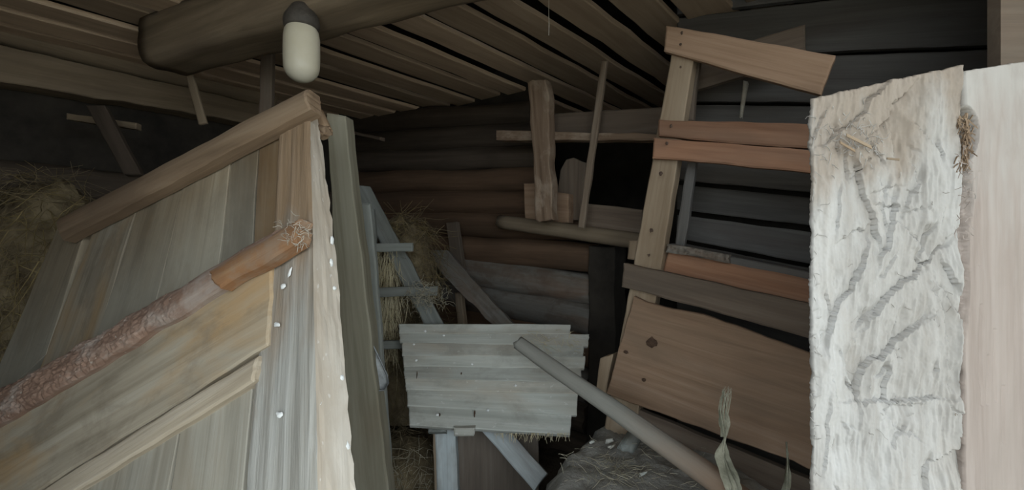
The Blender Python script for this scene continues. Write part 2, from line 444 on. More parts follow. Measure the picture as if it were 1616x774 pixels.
# log wall with reddish and dusty logs
wb = wallbox('wall_back', (-1.38, 3.97), (.40, 2.72), 0, 1.72, .12, (.7, 1), M['backing'])
set_props(wb, 'sagging log wall with reddish and dusty grey logs', 'wall', kind='structure')
wallbox('wall_panel', (-1.38, 3.97), (.12, 2.92), 1.70, 2.72, .12, (.7, 1), M['backing'], wb)
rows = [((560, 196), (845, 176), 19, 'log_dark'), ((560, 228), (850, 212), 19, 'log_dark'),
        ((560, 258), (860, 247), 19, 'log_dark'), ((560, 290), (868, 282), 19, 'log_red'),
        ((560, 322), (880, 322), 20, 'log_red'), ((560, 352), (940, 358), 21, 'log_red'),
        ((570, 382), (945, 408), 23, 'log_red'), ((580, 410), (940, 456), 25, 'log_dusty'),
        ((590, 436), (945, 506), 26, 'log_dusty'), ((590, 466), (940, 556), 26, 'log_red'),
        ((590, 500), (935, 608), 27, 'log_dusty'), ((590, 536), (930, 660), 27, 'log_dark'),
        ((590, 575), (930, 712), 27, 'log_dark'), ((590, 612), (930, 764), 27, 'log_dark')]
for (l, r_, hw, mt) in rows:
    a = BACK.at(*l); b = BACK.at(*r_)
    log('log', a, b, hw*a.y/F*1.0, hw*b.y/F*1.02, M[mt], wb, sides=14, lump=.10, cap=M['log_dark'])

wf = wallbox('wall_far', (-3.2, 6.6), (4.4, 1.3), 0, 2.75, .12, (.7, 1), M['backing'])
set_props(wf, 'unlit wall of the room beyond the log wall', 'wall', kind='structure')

wr = wallbox('wall_right', (.78, 2.19), (4.25, -.24), 0, 2.72, .12, (.7, 1), M['backing'])
set_props(wr, 'dim board wall behind the stall rails', 'wall', kind='structure')
wrows = [((-40, 22), (-150, -45)), ((28, 92), (-38, 66)), ((99, 158), (74, 166)), ((165, 220), (174, 240)), ((226, 284), (250, 336)),
         ((291, 330), (349, 402)), ((339, 376), (415, 488)), ((382, 440), (497, 590)), ((446, 510), (598, 690)), ((516, 590), (700, 800)),
         ((597, 680), (812, 930))]
for (l, r_) in wrows:
    qboard('board', RIGHT.at(1068, l[0], .03), RIGHT.at(1640, r_[0], .03), RIGHT.at(1640, r_[1], .03), RIGHT.at(1068, l[1], .03), .03,
           M['wall_board'], wr, wob=.003, nu=20)

# front wall with the doorway the light comes through (behind the camera, unseen; left edge placed to block side light)
wfr = wallbox('wall_front', (-4.7, -.3), (-.95, -.3), 0, 2.7, .14, (0, -1), M['backing'])
set_props(wfr, 'wall beside the open doorway', 'wall', kind='structure')
wallbox('wall_panel', (1.125, 1.05), (4.5, 1.05), 0, 2.7, .03, (0, 1), M['stall_dark'], wfr)

# ------------------------------------------------------------------ roof timbers
jb = thing('ceiling_beam', 'thick hewn brown beam under the ceiling planks, lamp hanging below it', 'beam', (-.9, 1.7, 2.3))
A_ = Vector((-1.60, 2.10, 2.405)); B_ = Vector((1.1, .78, 2.405))
log('timber', A_, B_, .105, .115, M['beam'], jb, sides=28, lump=.07, sq=7)
lb = Vector((-1.5, 2.05, 2.30))
wp = thing('wall_plate', 'long squared timber lying along the top of the left log wall', 'beam', LEFT.at(200, 150, .12))
qboard('timber', LEFT.at(-260, 10, .16), LEFT.at(440, 172, .16), LEFT.at(440, 202, .16), LEFT.at(-260, 84, .16), .14, M['beam'], wp, wob=.008, relief=.006)
up = thing('upper_wall_log', 'round brown log between the left wall timber and the ceiling', 'log', LEFT.at(200, 90, .1))
log('timber', LEFT.at(-60, 24, .08), LEFT.at(430, 156, .08), .085, .08, M['beam'], up)

# hanging batten behind the beam, diagonal brace and far strut on the left
o = qboard('hanging_batten', P(411, 62, 2.2), P(404, 300, 2.2), P(425, 300, 2.2), P(430, 62, 2.2), .03, M['stall_dark'])
set_props(o, 'thin upright batten hanging behind the top of the plank gate', 'batten')
o = qboard('wall_brace', P(135, 165, 2.12), P(195, 275, 2.0), P(222, 275, 2.0), P(165, 165, 2.12), .03, M['log_dark'])
set_props(o, 'dark slanting brace board against the left log wall', 'board')
o = qboard('thin_lath', P(292, 118, 2.2), P(312, 195, 2.1), P(325, 193, 2.1), P(303, 116, 2.2), .015, M['beam'])
set_props(o, 'thin pale lath hanging down beneath the beam end', 'batten')
o = qboard('wall_ledge', P(104, 178, 2.2), P(215, 194, 2.25), P(215, 204, 2.25), P(104, 188, 2.2), .04, M['beam'])
set_props(o, 'narrow ledge board catching light on the left log wall', 'board')

# ------------------------------------------------------------------ lamp
def lathe(name, prof, mat, parent, c, seg=32):
    verts, faces = [], []
    for (r, z) in prof:
        for k in range(seg):
            a = 2*math.pi*k/seg; verts.append(Vector((r*math.cos(a), r*math.sin(a), z)))
    for i in range(len(prof)-1):
        for k in range(seg):
            j = (k+1) % seg; faces.append((i*seg+k, i*seg+j, (i+1)*seg+j, (i+1)*seg+k))
    faces.append(tuple(range(seg-1, -1, -1))); faces.append(tuple((len(prof)-1)*seg+k for k in range(seg)))
    return mesh_obj(name, verts, faces, mat, parent, Matrix.Translation(c), True)
lc = P(476, 130, 1.55)
lamp = thing('ceiling_lamp', 'unlit lamp with a milky white jar shade screwed to the beam', 'lamp', lc)
R = .0585; H = .185
prof = [(.002, 0)]+[(R*.98*math.sin(a*math.pi/20), .055*(1-math.cos(a*math.pi/20))) for a in range(1, 11)]
prof += [(R*1.0, .08), (R*1.0, .12), (R*.985, .15), (R*.93, .172), (R*.8, H), (R*.78, H+.006)]
lathe('shade', prof, M['glass'], lamp, lc)
lathe('socket', [(.050, H-.004), (.056, H+.002), (.058, H+.02), (.055, H+.035), (.046, H+.05), (.03, H+.075)], M['socket'], lamp, lc)

# ------------------------------------------------------------------ plank gate on the left
g = lambda x, y, off=0.0: GATE.at(x, y, off)
gate = thing('plank_gate', 'weathered grey-brown plank gate with slanting rails, leaning open', 'gate', (-.4, .5, 0))
def gq(name, a, b, c, d, off, th, mat, **kw):
    return qboard(name, g(*a, off), g(*b, off), g(*c, off), g(*d, off), th, M[mat], gate, **kw)
# upright planks of the upper half (top end to the middle rail, the lower ends go on behind)
up_planks = [((94, 352), (140, 345), (73, 560), (-30, 650), 'gate_grey'),
             ((152, 350), (222, 312), (150, 540), (60, 590), 'gate_tan'),
             ((224, 312), (292, 275), (243, 490), (148, 545), 'gate_grey'),
             ((294, 275), (366, 235), (343, 430), (245, 490), 'gate_grey'),
             ((368, 233), (408, 212), (397, 405), (346, 432), 'gate_grey'),
             ((410, 212), (444, 190), (430, 400), (399, 420), 'gate_brown')]
for (tl, tr, br, bl, mt) in up_planks:
    gq('plank', tl, bl, br, tr, -.006, .022, mt, wob=.004, nv=4, ch=.0012)
# stile: ridged face and pale sawn edge in one timber, down to the ground
def make_stile():
    face = [(441, 188), (487, 146)], [(428, 390), (492, 380)], [(402, 590), (496, 590)], [(388, 766), (499, 766)]
    sec = []
    for (l, r_) in face: sec.append((g(*l, .006), g(*r_, .006)))
    # carry on below the frame to the ground
    (l1, r1), (l0, r0) = sec[-1], sec[-2]
    def down(p, q):
        dv = q-p; return q+dv*((q.z-.02)/-dv.z)
    sec.append((down(l0, l1), down(r0, r1)))
    edge_px = [(500, 165, .045), (530, 400, .055), (545, 590, .058), (560, 766, .055)]
    back = [P(x, y, sec[i][1].y+dd) for i, (x, y, dd) in enumerate(edge_px)]
    back.append(down(back[-2], back[-1]))
    # resample down the length
    def resamp(pts, n):
        out = []
        ds = [0]
        for i in range(len(pts)-1): ds.append(ds[-1]+(pts[i+1]-pts[i]).length)
        for k in range(n+1):
            t = ds[-1]*k/n; i = 0
            while i < len(ds)-2 and ds[i+1] < t: i += 1
            out.append(pts[i].lerp(pts[i+1], (t-ds[i])/(ds[i+1]-ds[i])))
        return out
    n = 90
    Ls, Rs, Bs = resamp([s[0] for s in sec], n), resamp([s[1] for s in sec], n), resamp(back, n)
    x = (sec[-1][0]-sec[0][0]).normalized(); nn = -GATE.n
    Mx = frame(sec[-1][0], -x, nn); Mi = Mx.inverted()
    verts, faces, mats = [], [], []
    NV = 14; NE = 8
    for i in range(n+1):
        l, r_, b = Mi@Ls[i], Mi@Rs[i], Mi@Bs[i]
        for j in range(NV+1):
            p = l.lerp(r_, j/NV)
            p.z += .0018*nz(j*2.3+.3, i*.08, 2)+.003*nz(i*.1, j*.3, 0)
            if j in (0, NV): p.z -= .003+.002*nz(i*.7, j, 3)
            verts.append(p)
        for j in range(1, NE+1):
            p = r_.lerp(b, j/NE)
            p.y += .002*nz(i*.3, j*.6, 8)
            if j == NE: p += Vector((0, .004*nz(i*.55, 0, 11), .004*nz(i*.9, 4, 2)))
            verts.append(p)
        q = b+(l-r_); verts.append(q)
    W = NV+NE+2
    for i in range(n):
        for j in range(W):
            k = (j+1) % W
            faces.append((i*W+j, (i+1)*W+j, (i+1)*W+k, i*W+k)); mats.append(1 if NV <= j < NV+NE else 0)
    faces.append(tuple(range(W))); mats.append(1)
    faces.append(tuple(n*W+j for j in reversed(range(W)))); mats.append(0)
    o = mesh_obj('stile', verts, faces, M['stile'], gate, Mx)
    o.data.materials.append(M['stile_edge'])
    for p, mi in zip(o.data.polygons, mats): p.material_index = mi
    bm = bmesh.new(); bm.from_mesh(o.data); bmesh.ops.recalc_face_normals(bm, faces=bm.faces); bm.to_mesh(o.data); bm.free()
    o['label'] = 'ridged grey stile with a pale sawn edge'
    return o
stile = make_stile()
# top rail (rounded bar)
def round_relief(h):
    return lambda u, v, p: h*(1-(2*v-1)**2)
o = gq('top_rail', (93, 345), (486, 140), (489, 172), (98, 378), .034, .035, 'rail_brown', hfun=round_relief(.010), nv=8, wob=.004, smooth=False)
# middle rail: bark edged half log, orange where the bark is gone
def bark_relief(u, v, p):
    k = max(0, 1-max(0, (u-.62))*5)
    return .014*(1-(2*v-1)**2)+k*(.006*nz(p.x*30, p.y*40, 3)+.005*nz(p.x*75, p.y*90, 8)+.003*nz(p.x*160, p.y*180, 5))
mr = gq('middle_rail', (-40, 637), (440, 362), (442, 400), (-40, 693), .03, .03, 'bark', hfun=bark_relief, nv=24, nu=170, wob=.008)
mr['label'] = 'middle rail with flaking bark'
o = gq('rail_end', (330, 427), (474, 347), (470, 385), (345, 456), .044, .03, 'orange', hfun=round_relief(.008), nv=8, nu=18, wob=.008)
o['label'] = 'barkless orange end of the middle rail'
# dirty cobweb and straw lump on the rail end
rng = random.Random(8); vv, ff = [], []
for k in range(40):
    p = g(rng.gauss(466, 13), rng.gauss(366, 10), .06+rng.random()*.01)
    strand(vv, ff, rng, p, Vector((rng.gauss(0, 1), rng.gauss(0, .3), rng.gauss(0, 1))), rng.uniform(.01, .03), .5, .0008)
o = mesh_obj('straw_wisp', vv, ff, M['cobweb'], gate); o['kind'] = 'stuff'
# wide plank below the middle rail, lying along the rail
gq('wide_plank', (-40, 692), (430, 402), (424, 545), (-40, 838), .012, .028, 'gate_tan', nv=10, wob=.004, relief=.004)
# lower rail: pale edge strip
gq('lower_rail', (-40, 838), (405, 562), (401, 602), (-40, 875), .016, .028, 'split', hfun=round_relief(.003), nv=8, wob=.005)['label'] = 'pale split lower rail'
# upright planks of the lower half, to the ground
def to_ground(p, dv, z=.03): return p+dv*((p.z-z)/-dv.z)
sd = (g(388, 766)-g(441, 188)); sd.normalize()
xs_t = [(-30, 835), (130, 735), (290, 640), (402, 575)]
for i in range(3):
    a, b = g(xs_t[i][0]+.5, xs_t[i][1], -.004), g(xs_t[i+1][0]-.5, xs_t[i+1][1], -.004)
    dv = (sd+Vector((-.10, .02, 0))*(2-i)*.5)
    qboard('plank', a, to_ground(a, dv), to_ground(b, dv), b, .022, M['gate_low'], gate, nv=4, ch=.0015, wob=.001)
# wooden turn button on the stile edge
kb = thing('rag', 'knotted brown rag hanging at the top of the gate stile', 'rag', P(512, 215, 1.17))
log('knot', P(501, 178, 1.185), P(516, 212, 1.16), .014, .017, M['rail_brown'], kb, sides=10, lump=.5)
log('tail', P(503, 200, 1.165), P(520, 207, 1.15), .010, .014, M['rail_brown'], kb, sides=10, lump=.5)
# droppings on the stile
def blob(name, p, n, rx, ry, mat, parent, seed):
    rg = random.Random(seed); x = n.cross(Vector((0, 0, 1))); x.normalize(); y = x.cross(n)
    ring = []
    for k in range(12):
        a = 2*math.pi*k/12; s = rg.uniform(.7, 1.2)
        ring.append(p+x*(rx*s*math.cos(a))+y*(ry*s*math.sin(a)))
    verts = ring+[q.lerp(p, .4)+n*.0025 for q in ring]+[p+n*.003]
    faces = [(k, (k+1) % 12, 12+(k+1) % 12, 12+k) for k in range(12)]+[(12+k, 12+(k+1) % 12, 24) for k in range(12)]
    return mesh_obj(name, verts, faces, mat, parent, None, True)
en = (P(530, 500, .9)-P(500, 500, .85)).cross(Vector((0, .3, 1))).normalized()
if en.dot(CAM-P(520, 500, .9)) < 0: en = -en
for i, (x, y, rx, ry, side) in enumerate([(447, 452, 6, 5, 0), (437, 513, 8, 4, 0), (441, 655, 8, 5, 0), (458, 430, 3, 9, 0), (405, 582, 4, 5, 0),
                                          (523, 415, 4, 6, 1), (528, 455, 4, 4, 1), (540, 598, 6, 7, 1), (506, 640, 5, 7, 1), (549, 708, 6, 11, 1), (524, 380, 4, 8, 1)]):
    if side == 0:
        p = g(x, y, .011); blob('dropping', p, -GATE.n, rx*p.y/F, ry*p.y/F, M['white'], gate, i)
    else:
        t = (y-380)/386; xl = 492+7*t; xr = 529+31*t; d0 = g(xl, y).y
        f = (x-xl)/(xr-xl); p = P(x, y, d0+.055*f-.004); blob('dropping', p, en, rx*p.y/F, ry*p.y/F, M['white'], gate, i)

# ------------------------------------------------------------------ hewn door post on the right
cuts = [([(1354, 260), (1380, 339), (1389, 381)], 1.0, 16, 1), ([(1338, 246), (1345, 279)], .7, 12, 1), ([(1419, 320), (1414, 348), (1396, 404)], .9, 16, 1),
        ([(1338, 374), (1370, 358)], .7, 14, 1), ([(1445, 193), (1470, 223)], .7, 12, -1), ([(1417, 293), (1380, 304)], .35, 14, -1),
        ([(1426, 358), (1454, 383)], .6, 14, -1), ([(1463, 418), (1498, 379)], .9, 22, 1), ([(1391, 323), (1419, 325)], .5, 10, 1),
        ([(1440, 332), (1461, 330)], .5, 10, 1), ([(1431, 144), (1403, 172), (1405, 204), (1412, 237)], 1.0, 18, -1),
        ([(1393, 139), (1356, 186), (1314, 218)], .9, 24, 1), ([(1300, 186), (1287, 223)], .6, 14, 1),
        ([(1368, 400), (1356, 443), (1317, 492), (1311, 525)], 1.1, 24, 1), ([(1479, 405), (1448, 434), (1409, 463), (1385, 497)], 1.1, 30, 1),
        ([(1479, 472), (1491, 497), (1494, 559), (1501, 598)], 1.0, 14, -1), ([(1491, 458), (1520, 504)], .9, 14, -1),
        ([(1443, 523), (1399, 559), (1366, 583), (1361, 632)], 1.2, 26, 1), ([(1366, 637), (1404, 637), (1481, 632)], .8, 26, -1),
        ([(1404, 583), (1404, 637)], .8, 12, 1), ([(1472, 733), (1508, 714)], 1.0, 22, 1), ([(1472, 733), (1466, 770)], .8, 12, 1),
        ([(1337, 574), (1356, 632)], .9, 16, -1), ([(1425, 640), (1440, 640)], .6, 14, 1), ([(1310, 640), (1302, 740)], .5, 12, 1),
        ([(1450, 290), (1432, 330)], .5, 12, 1), ([(1500, 420), (1512, 450)], .9, 12, 1), ([(1330, 300), (1322, 360)], .4, 10, 1)]
_rc = random.Random(77)
for _k in range(40):
    _x, _y, _a, _l = _rc.uniform(1295, 1505), _rc.uniform(170, 780), _rc.choice((1.45, 1.7, 2.2, 2.4, .9))+_rc.gauss(0, .15), _rc.uniform(10, 42)
    cuts.append(([(_x, _y), (_x+_l*math.cos(_a), _y+_l*math.sin(_a))], _rc.uniform(.25, .7), _rc.uniform(4, 11), _rc.choice((-1, 1))))
def seg_d(px, py, a, b):
    dx, dy = b[0]-a[0], b[1]-a[1]; L2 = dx*dx+dy*dy
    t = max(0, min(1, ((px-a[0])*dx+(py-a[1])*dy)/L2))
    qx, qy = a[0]+t*dx, a[1]+t*dy
    cr = dx*(py-qy)-dy*(px-qx)
    return math.hypot(px-qx, py-qy), (1 if cr > 0 else -1)
def hewn_height(px, py):
    wx = px+5*nz(px*.05, py*.05, 1)+2*nz(px*.2, py*.15, 6); wy = py+6*nz(px*.06, py*.04, 9)+6*nz(px*.2, py*.006, 31)+3*nz(px*.55, py*.01, 33)
    h = 0.0
    for pts, dep, w, side in cuts:
        w *= 2.0
        if wx < min(p[0] for p in pts)-w-4 or wx > max(p[0] for p in pts)+w+4: continue
        if wy < min(p[1] for p in pts)-w-4 or wy > max(p[1] for p in pts)+w+4: continue
        best, bs = 1e9, 1
        for i in range(len(pts)-1):
            dd, s = seg_d(wx, wy, pts[i], pts[i+1])
            if dd < best: best, bs = dd, s
        if best < w:
            if bs == side: h -= dep*(.0085*(1-best/w)+.009*max(0, 1-best/2.4))
            elif best < 6: h += .0016*dep*(1-best/6)
    fib = nz(px*.16, py*.018, 2)+.6*nz(px*.4, py*.05, 4)
    rough_ = max(0, nz(px*.015, py*.012, 12)+.1)
    h += fib*(.0008+.0045*rough_)
    h += .007*nz(px*.018, py*.012, 20)+.0022*nz(px*.09, py*.05, 22)+.0008*nz(px*.3, py*.25, 25)
    return h
def heightboard(name, x0, x1, top, ys, nx, dfun, hf, thick, mat, parent, away):
    xs = [x0+(x1-x0)*i/nx for i in range(nx+1)]
    Mx = frame(P((x0+x1)/2, ys[-1], dfun((x0+x1)/2)), Vector((0, 0, 1)), Vector((0, -1, 0))); Mi = Mx.inverted()
    verts, faces = [], []
    for i, y in enumerate(ys):
        for j, x in enumerate(xs):
            yt = top(x)
            yy = yt+(y-ys[0])*(ys[-1]-yt)/(ys[-1]-ys[0])
            xx = x
            if j == 0: xx += 3*nz(yy*.05, 3, 1)+2*nz(yy*.25, 1, 4)
            p = P(xx, yy, dfun(x)); h = hf(x, yy)
            e = min(i, j, nx-j)
            if e == 0: h -= .006
            p.y -= h
            verts.append(Mi@p)
    n = nx+1; m = len(ys)
    for i in range(m-1):
        for j in range(nx):
            faces.append((i*n+j, (i+1)*n+j, (i+1)*n+j+1, i*n+j+1))
    ring = [j for j in range(n)]+[i*n+nx for i in range(1, m)]+[(m-1)*n+j for j in range(nx-1, -1, -1)]+[i*n for i in range(m-2, 0, -1)]
    base = len(verts); aw = Mi.to_3x3()@away
    for r_ in ring: verts.append(verts[r_]+aw*thick)
    k = len(ring)
    for a in range(k):
        faces.append((ring[a], ring[(a+1) % k], base+(a+1) % k, base+a))
    faces.append(tuple(base+a for a in reversed(range(k))))
    return mesh_obj(name, verts, faces, mat, parent, Mx, True)
post = thing('hewn_post', 'pale axe-hewn timber door post with splintered cuts', 'post', P(1400, 1750, .74))
ys = [130+1.8*i for i in range(390)]+[840+60*i for i in range(16)]
ptop = lambda x: 154-52*((x-1282)/232)+3*nz(x*.05, 1, 1)+1.5*nz(x*.2, 4, 2)
d_post = lambda x: .76-.03*(x-1282)/243
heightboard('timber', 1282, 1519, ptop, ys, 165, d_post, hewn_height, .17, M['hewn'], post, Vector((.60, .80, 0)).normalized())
rng = random.Random(21); vv, ff = [], []
for k in range(150):
    if k < 70: x, y = rng.gauss(1345, 28), rng.gauss(222, 22)
    elif k < 110: x, y = 1283+abs(rng.gauss(0, 4)), rng.uniform(180, 760)
    else: x, y = rng.uniform(1290, 1510), rng.uniform(150, 700)
    p = P(x, y, d_post(x)-hewn_height(x, y)-.003)
    strand(vv, ff, rng, p, Vector((rng.gauss(0, .7), -.4*rng.random(), rng.gauss(0, .9))), rng.uniform(.008, .022), .35, .0007)
o = mesh_obj('splinters', vv, ff, M['hewn'], post); o['kind'] = 'stuff'
for (x0, y0, x1, y1, w) in [(1336, 213, 1376, 233, 5), (1326, 224, 1350, 238, 4), (1400, 250, 1420, 252, 3)]:
    a, b = P(x0, y0, d_post(x0)-.012), P(x1, y1, d_post(x1)-.014); up_ = Vector((0, 0, w*.74/F))
    qboard('splinter', a+up_/2, b+up_/2, b-up_/2, a-up_/2, .002, M['stall_pale'], post, nu=4, nv=1, ch=.0004, wob=.001, relief=.0005)
# smooth jamb timber beside it
jamb = thing('jamb_timber', 'smooth pinkish timber standing tight against the hewn post', 'post', P(1600, 1750, .74))
jtop = lambda x: 111-14*((x-1520)/90)+1.5*nz(x*.2, 4, 7)
d_j = lambda x: .725+.05*(x-1524)/100
def jamb_height(px, py):
    h = .0025*nz(px*.03, py*.008, 40)+.0010*nz(px*.15, py*.02, 43)
    for (x, y, sx, sy, dp) in [(1520, 212, 24, 46, .10), (1523, 300, 14, 70, .03), (1523, 420, 8, 120, .02)]:
        e = ((px-x)/sx)**2+((py-y)/sy)**2
        if e < 1: h -= dp*(1-e)**.6*(.45+1.5*abs(nz(px*.22, py*.05, 3)+.4*nz(px*.5, py*.3, 8)))
    for (x, y0, y1) in [(1548, 480, 640), (1560, 560, 640), (1571, 520, 635), (1545, 270, 420), (1585, 610, 700)]:
        if y0 < py < y1: h -= .004*max(0, 1-abs(px-x-4*nz(py*.02, x, 0))/3)
    return h
heightboard('timber', 1523, 1700, jtop, ys, 90, d_j, jamb_height, .16, M['jamb'], jamb, Vector((.25, .97, 0)).normalized())
rng = random.Random(22); vv, ff = [], []
for k in range(40):
    x, y = rng.gauss(1524, 6), rng.gauss(280, 50)
    p = P(x, y, .715)
    strand(vv, ff, rng, p, Vector((rng.gauss(0, .4), -.1*rng.random(), rng.gauss(0, .9))), rng.uniform(.006, .016), .25, .0008)
o = mesh_obj('fibres', vv, ff, M['jamb'], jamb); o['kind'] = 'stuff'

rng = random.Random(23); vv, ff = [], []
for k in range(120):
    t = rng.random()
    x, y = 1517+rng.gauss(4, 7)*(1-.6*t)+6*(1-abs(2*t-1)), 178+t*88
    p = P(x, y, .728+rng.random()*.01)
    strand(vv, ff, rng, p, Vector((rng.gauss(0, .35), rng.gauss(0, .1), -1)), rng.uniform(.008, .024), .25, .0013)
o = mesh_obj('torn_fibres', vv, ff, M['rail_brown'], jamb); o['kind'] = 'stuff'
# ------------------------------------------------------------------ post by the gate with its side board, shovel
cp = thing('upright_post', 'grey-green squared post standing right behind the gate stile', 'post', P(620, 1010, 1.55))
qboard('timber', P(516, 178, 1.42), P(558, 1020, 1.55), P(641, 1020, 1.55), P(545, 183, 1.42), .07, M['post_green'], cp, wob=.004, nv=4)
o = qboard('side_board', P(553, 318, 1.62), P(598, 985, 1.68), P(636, 985, 1.68), P(585, 322, 1.62), .025, M['post_grey'])
set_props(o, 'dull grey board nailed upright beside the squared post', 'board')
sh = thing('shovel', 'old steel shovel blade hanging between post and hay rack', 'shovel', P(600, 640, 1.5))
def shovel_blade():
    outl = [(571, 508), (580, 528), (596, 560), (611, 592), (613, 605), (606, 616), (592, 618), (586, 616), (580, 585), (573, 545)]
    pts = [P(x, y, 1.5+.0006*(x-575)) for x, y in outl]
    return slab('blade', pts, .004, M['metal'], sh, axis=Vector((0, 0, 1)), wob=.0, ch=.001)
shovel_blade()
tubes('handle', [[P(575, 515, 1.505), P(569, 470, 1.53), P(560, 400, 1.56)]], .012, .011, M['stick'], sh, 10)
tubes('rim', [[P(571, 508, 1.493), P(580, 528, 1.493), P(596, 560, 1.498), P(611, 592, 1.508), P(613, 605, 1.51), P(606, 616, 1.508), P(588, 618, 1.498)]], .003, .003, M['metal'], sh, 6)

# hay rack: leaning board and cross slats
hr = thing('hay_rack', 'rack of a leaning grey board and short cross slats holding hay', 'hay rack', P(640, 560, 2.1))
qboard('leaning_board', P(552, 292, 2.28), P(672, 520, 2.12), P(703, 520, 2.12), P(584, 294, 2.28), .03, M['post_grey'], hr, wob=.006)
for (x0, y0, x1, y1, h) in [(566, 385, 651, 384, 13), (570, 455, 690, 452, 15), (586, 540, 640, 538, 13)]:
    qboard('slat', P(x0, y0, 2.08), P(x1, y1, 2.08), P(x1-1, y1+h, 2.08), P(x0, y0+h, 2.08), .025, M['post_grey'], hr, wob=.003)
qboard('upright', P(563, 330, 2.12), P(588, 800, 2.12), P(606, 800, 2.12), P(590, 330, 2.12), .03, M['post_grey'], hr, wob=.005)
rng = random.Random(31)
vv, ff = [], []
for k in range(160):
    p = P(rng.gauss(672, 14), rng.gauss(463, 9), 2.06+rng.random()*.05)
    strand(vv, ff, rng, p, Vector((rng.gauss(0, 1), rng.gauss(0, .4), rng.gauss(-.2, .7))), rng.uniform(.02, .08), .5, .0013)
o = mesh_obj('trash_tangle', vv, ff, M['straw_dull']); set_props(o, 'tangle of twine and dirt caught where the rack board crosses the slat', 'debris', kind='stuff')

# ------------------------------------------------------------------ hay
def mound(verts, faces, c, rx, ry, rz, seed, nu=28, nv=12):
    base = len(verts)
    for j in range(nv+1):
        ph = math.pi/2*j/nv
        for i in range(nu):
            a = 2*math.pi*i/nu
            v = Vector((math.cos(a)*math.cos(ph), math.sin(a)*math.cos(ph), math.sin(ph)))
            s = 1+.22*nz(v.x*2+seed, v.y*2, v.z*2)+.08*nz(v.x*6+seed, v.y*6, v.z*6)
            verts.append(c+Vector((v.x*rx*s, v.y*ry*s, v.z*rz*s)))
    for j in range(nv):
        for i in range(nu):
            k = (i+1) % nu
            faces.append((base+j*nu+i, base+j*nu+k, base+(j+1)*nu+k, base+(j+1)*nu+i))
def hay_heap(name, label, heaps, count, mat, mat2, seed, length=(.06, .2), droop=.2, r=.0013, keep=None):
    rg = random.Random(seed); vv, ff = [], []
    for k, (c, rx, ry, rz) in enumerate(heaps): mound(vv, ff, Vector(c), rx, ry, rz, seed+k)
    nm = len(ff)
    for k in range(count):
        c, rx, ry, rz = heaps[rg.randrange(len(heaps))]
        a = rg.uniform(0, 2*math.pi); ph = math.asin(rg.random())
        v = Vector((math.cos(a)*math.cos(ph), math.sin(a)*math.cos(ph), math.sin(ph)))
        p = Vector(c)+Vector((v.x*rx, v.y*ry, v.z*rz))*rg.uniform(.97, 1.12)
        if p.y > c[1]+ry*.4: continue
        d = v.cross(Vector((rg.gauss(0, 1), rg.gauss(0, 1), rg.gauss(0, .6))))+v*rg.uniform(-.1, .5)+Vector((0, 0, -droop))
        strand(vv, ff, rg, p, d, rg.uniform(*length), .22, r*rg.uniform(.7, 1.3))
    o = mesh_obj(name, vv, ff, mat)
    o.data.materials.append(mat2)
    for p in o.data.polygons:
        if p.index < nm: p.use_smooth = True
        elif (p.index//14) % 3 == 0: p.material_index = 1
    return set_props(o, label, 'hay', kind='stuff')
hay_heap('hay_heap', 'brown hay heap piled behind the left end of the plank gate',
         [(P(58, 520, 2.0), .34, .25, .62), (P(20, 560, 1.95), .3, .2, .5)], 2600, M['hay_dark'], M['hay'], 5, (.08, .26))
hay_heap('rack_hay', 'loose hay bulging out behind the rack slats',
         [(P(640, 470, 2.5), .18, .2, .42), (P(612, 560, 2.35), .12, .14, .55), (P(655, 640, 2.6), .25, .3, .5)], 2600, M['hay_dark'], M['hay'], 9, (.08, .22))
hay_heap('floor_hay', 'trampled dark hay litter below the shovel and beside the box',
         [(P(645, 800, 2.2), .30, .3, .34), (P(620, 900, 2.0), .3, .25, .3)], 2400, M['hay_dark'], M['hay_dark'], 13, (.05, .14))
rng = random.Random(40); vv, ff = [], []
for k in range(420):
    x = rng.gauss(606, 12); y = rng.uniform(390, 520)
    p = P(x, y, 2.16+rng.random()*.06)
    strand(vv, ff, rng, p, Vector((rng.gauss(-.05, .2), rng.gauss(0, .15), -1)), rng.uniform(.12, .3), .12, .0012)
o = mesh_obj('hanging_straw', vv, ff, M['hay_pale']); set_props(o, 'bundle of pale straw hanging between the rack slats', 'straw', kind='stuff')
rng = random.Random(41); vv, ff = [], []
for k in range(26):
    x, y = rng.uniform(8, 110), rng.uniform(330, 440)
    strand(vv, ff, rng, P(x, y, 1.72), Vector((rng.gauss(.2, .8), -.1, rng.gauss(-.3, .7))), rng.uniform(.1, .3), .15, .0018)
o = mesh_obj('loose_stalks', vv, ff, M['hay']); set_props(o, 'scattered straw stalks sticking out of the heap left of the gate', 'straw', kind='stuff')
vv, ff = [], []
for k in range(70):
    x, y = rng.uniform(610, 690), rng.uniform(700, 780)
    strand(vv, ff, rng, P(x, y, 1.95), Vector((rng.gauss(.0, .8), -.1, rng.gauss(.2, .7))), rng.uniform(.03, .09), .12, .0012)
o = mesh_obj('loose_stalks', vv, ff, M['straw_dull']); set_props(o, 'pale straw stalks lying on the litter beside the box', 'straw', kind='stuff')

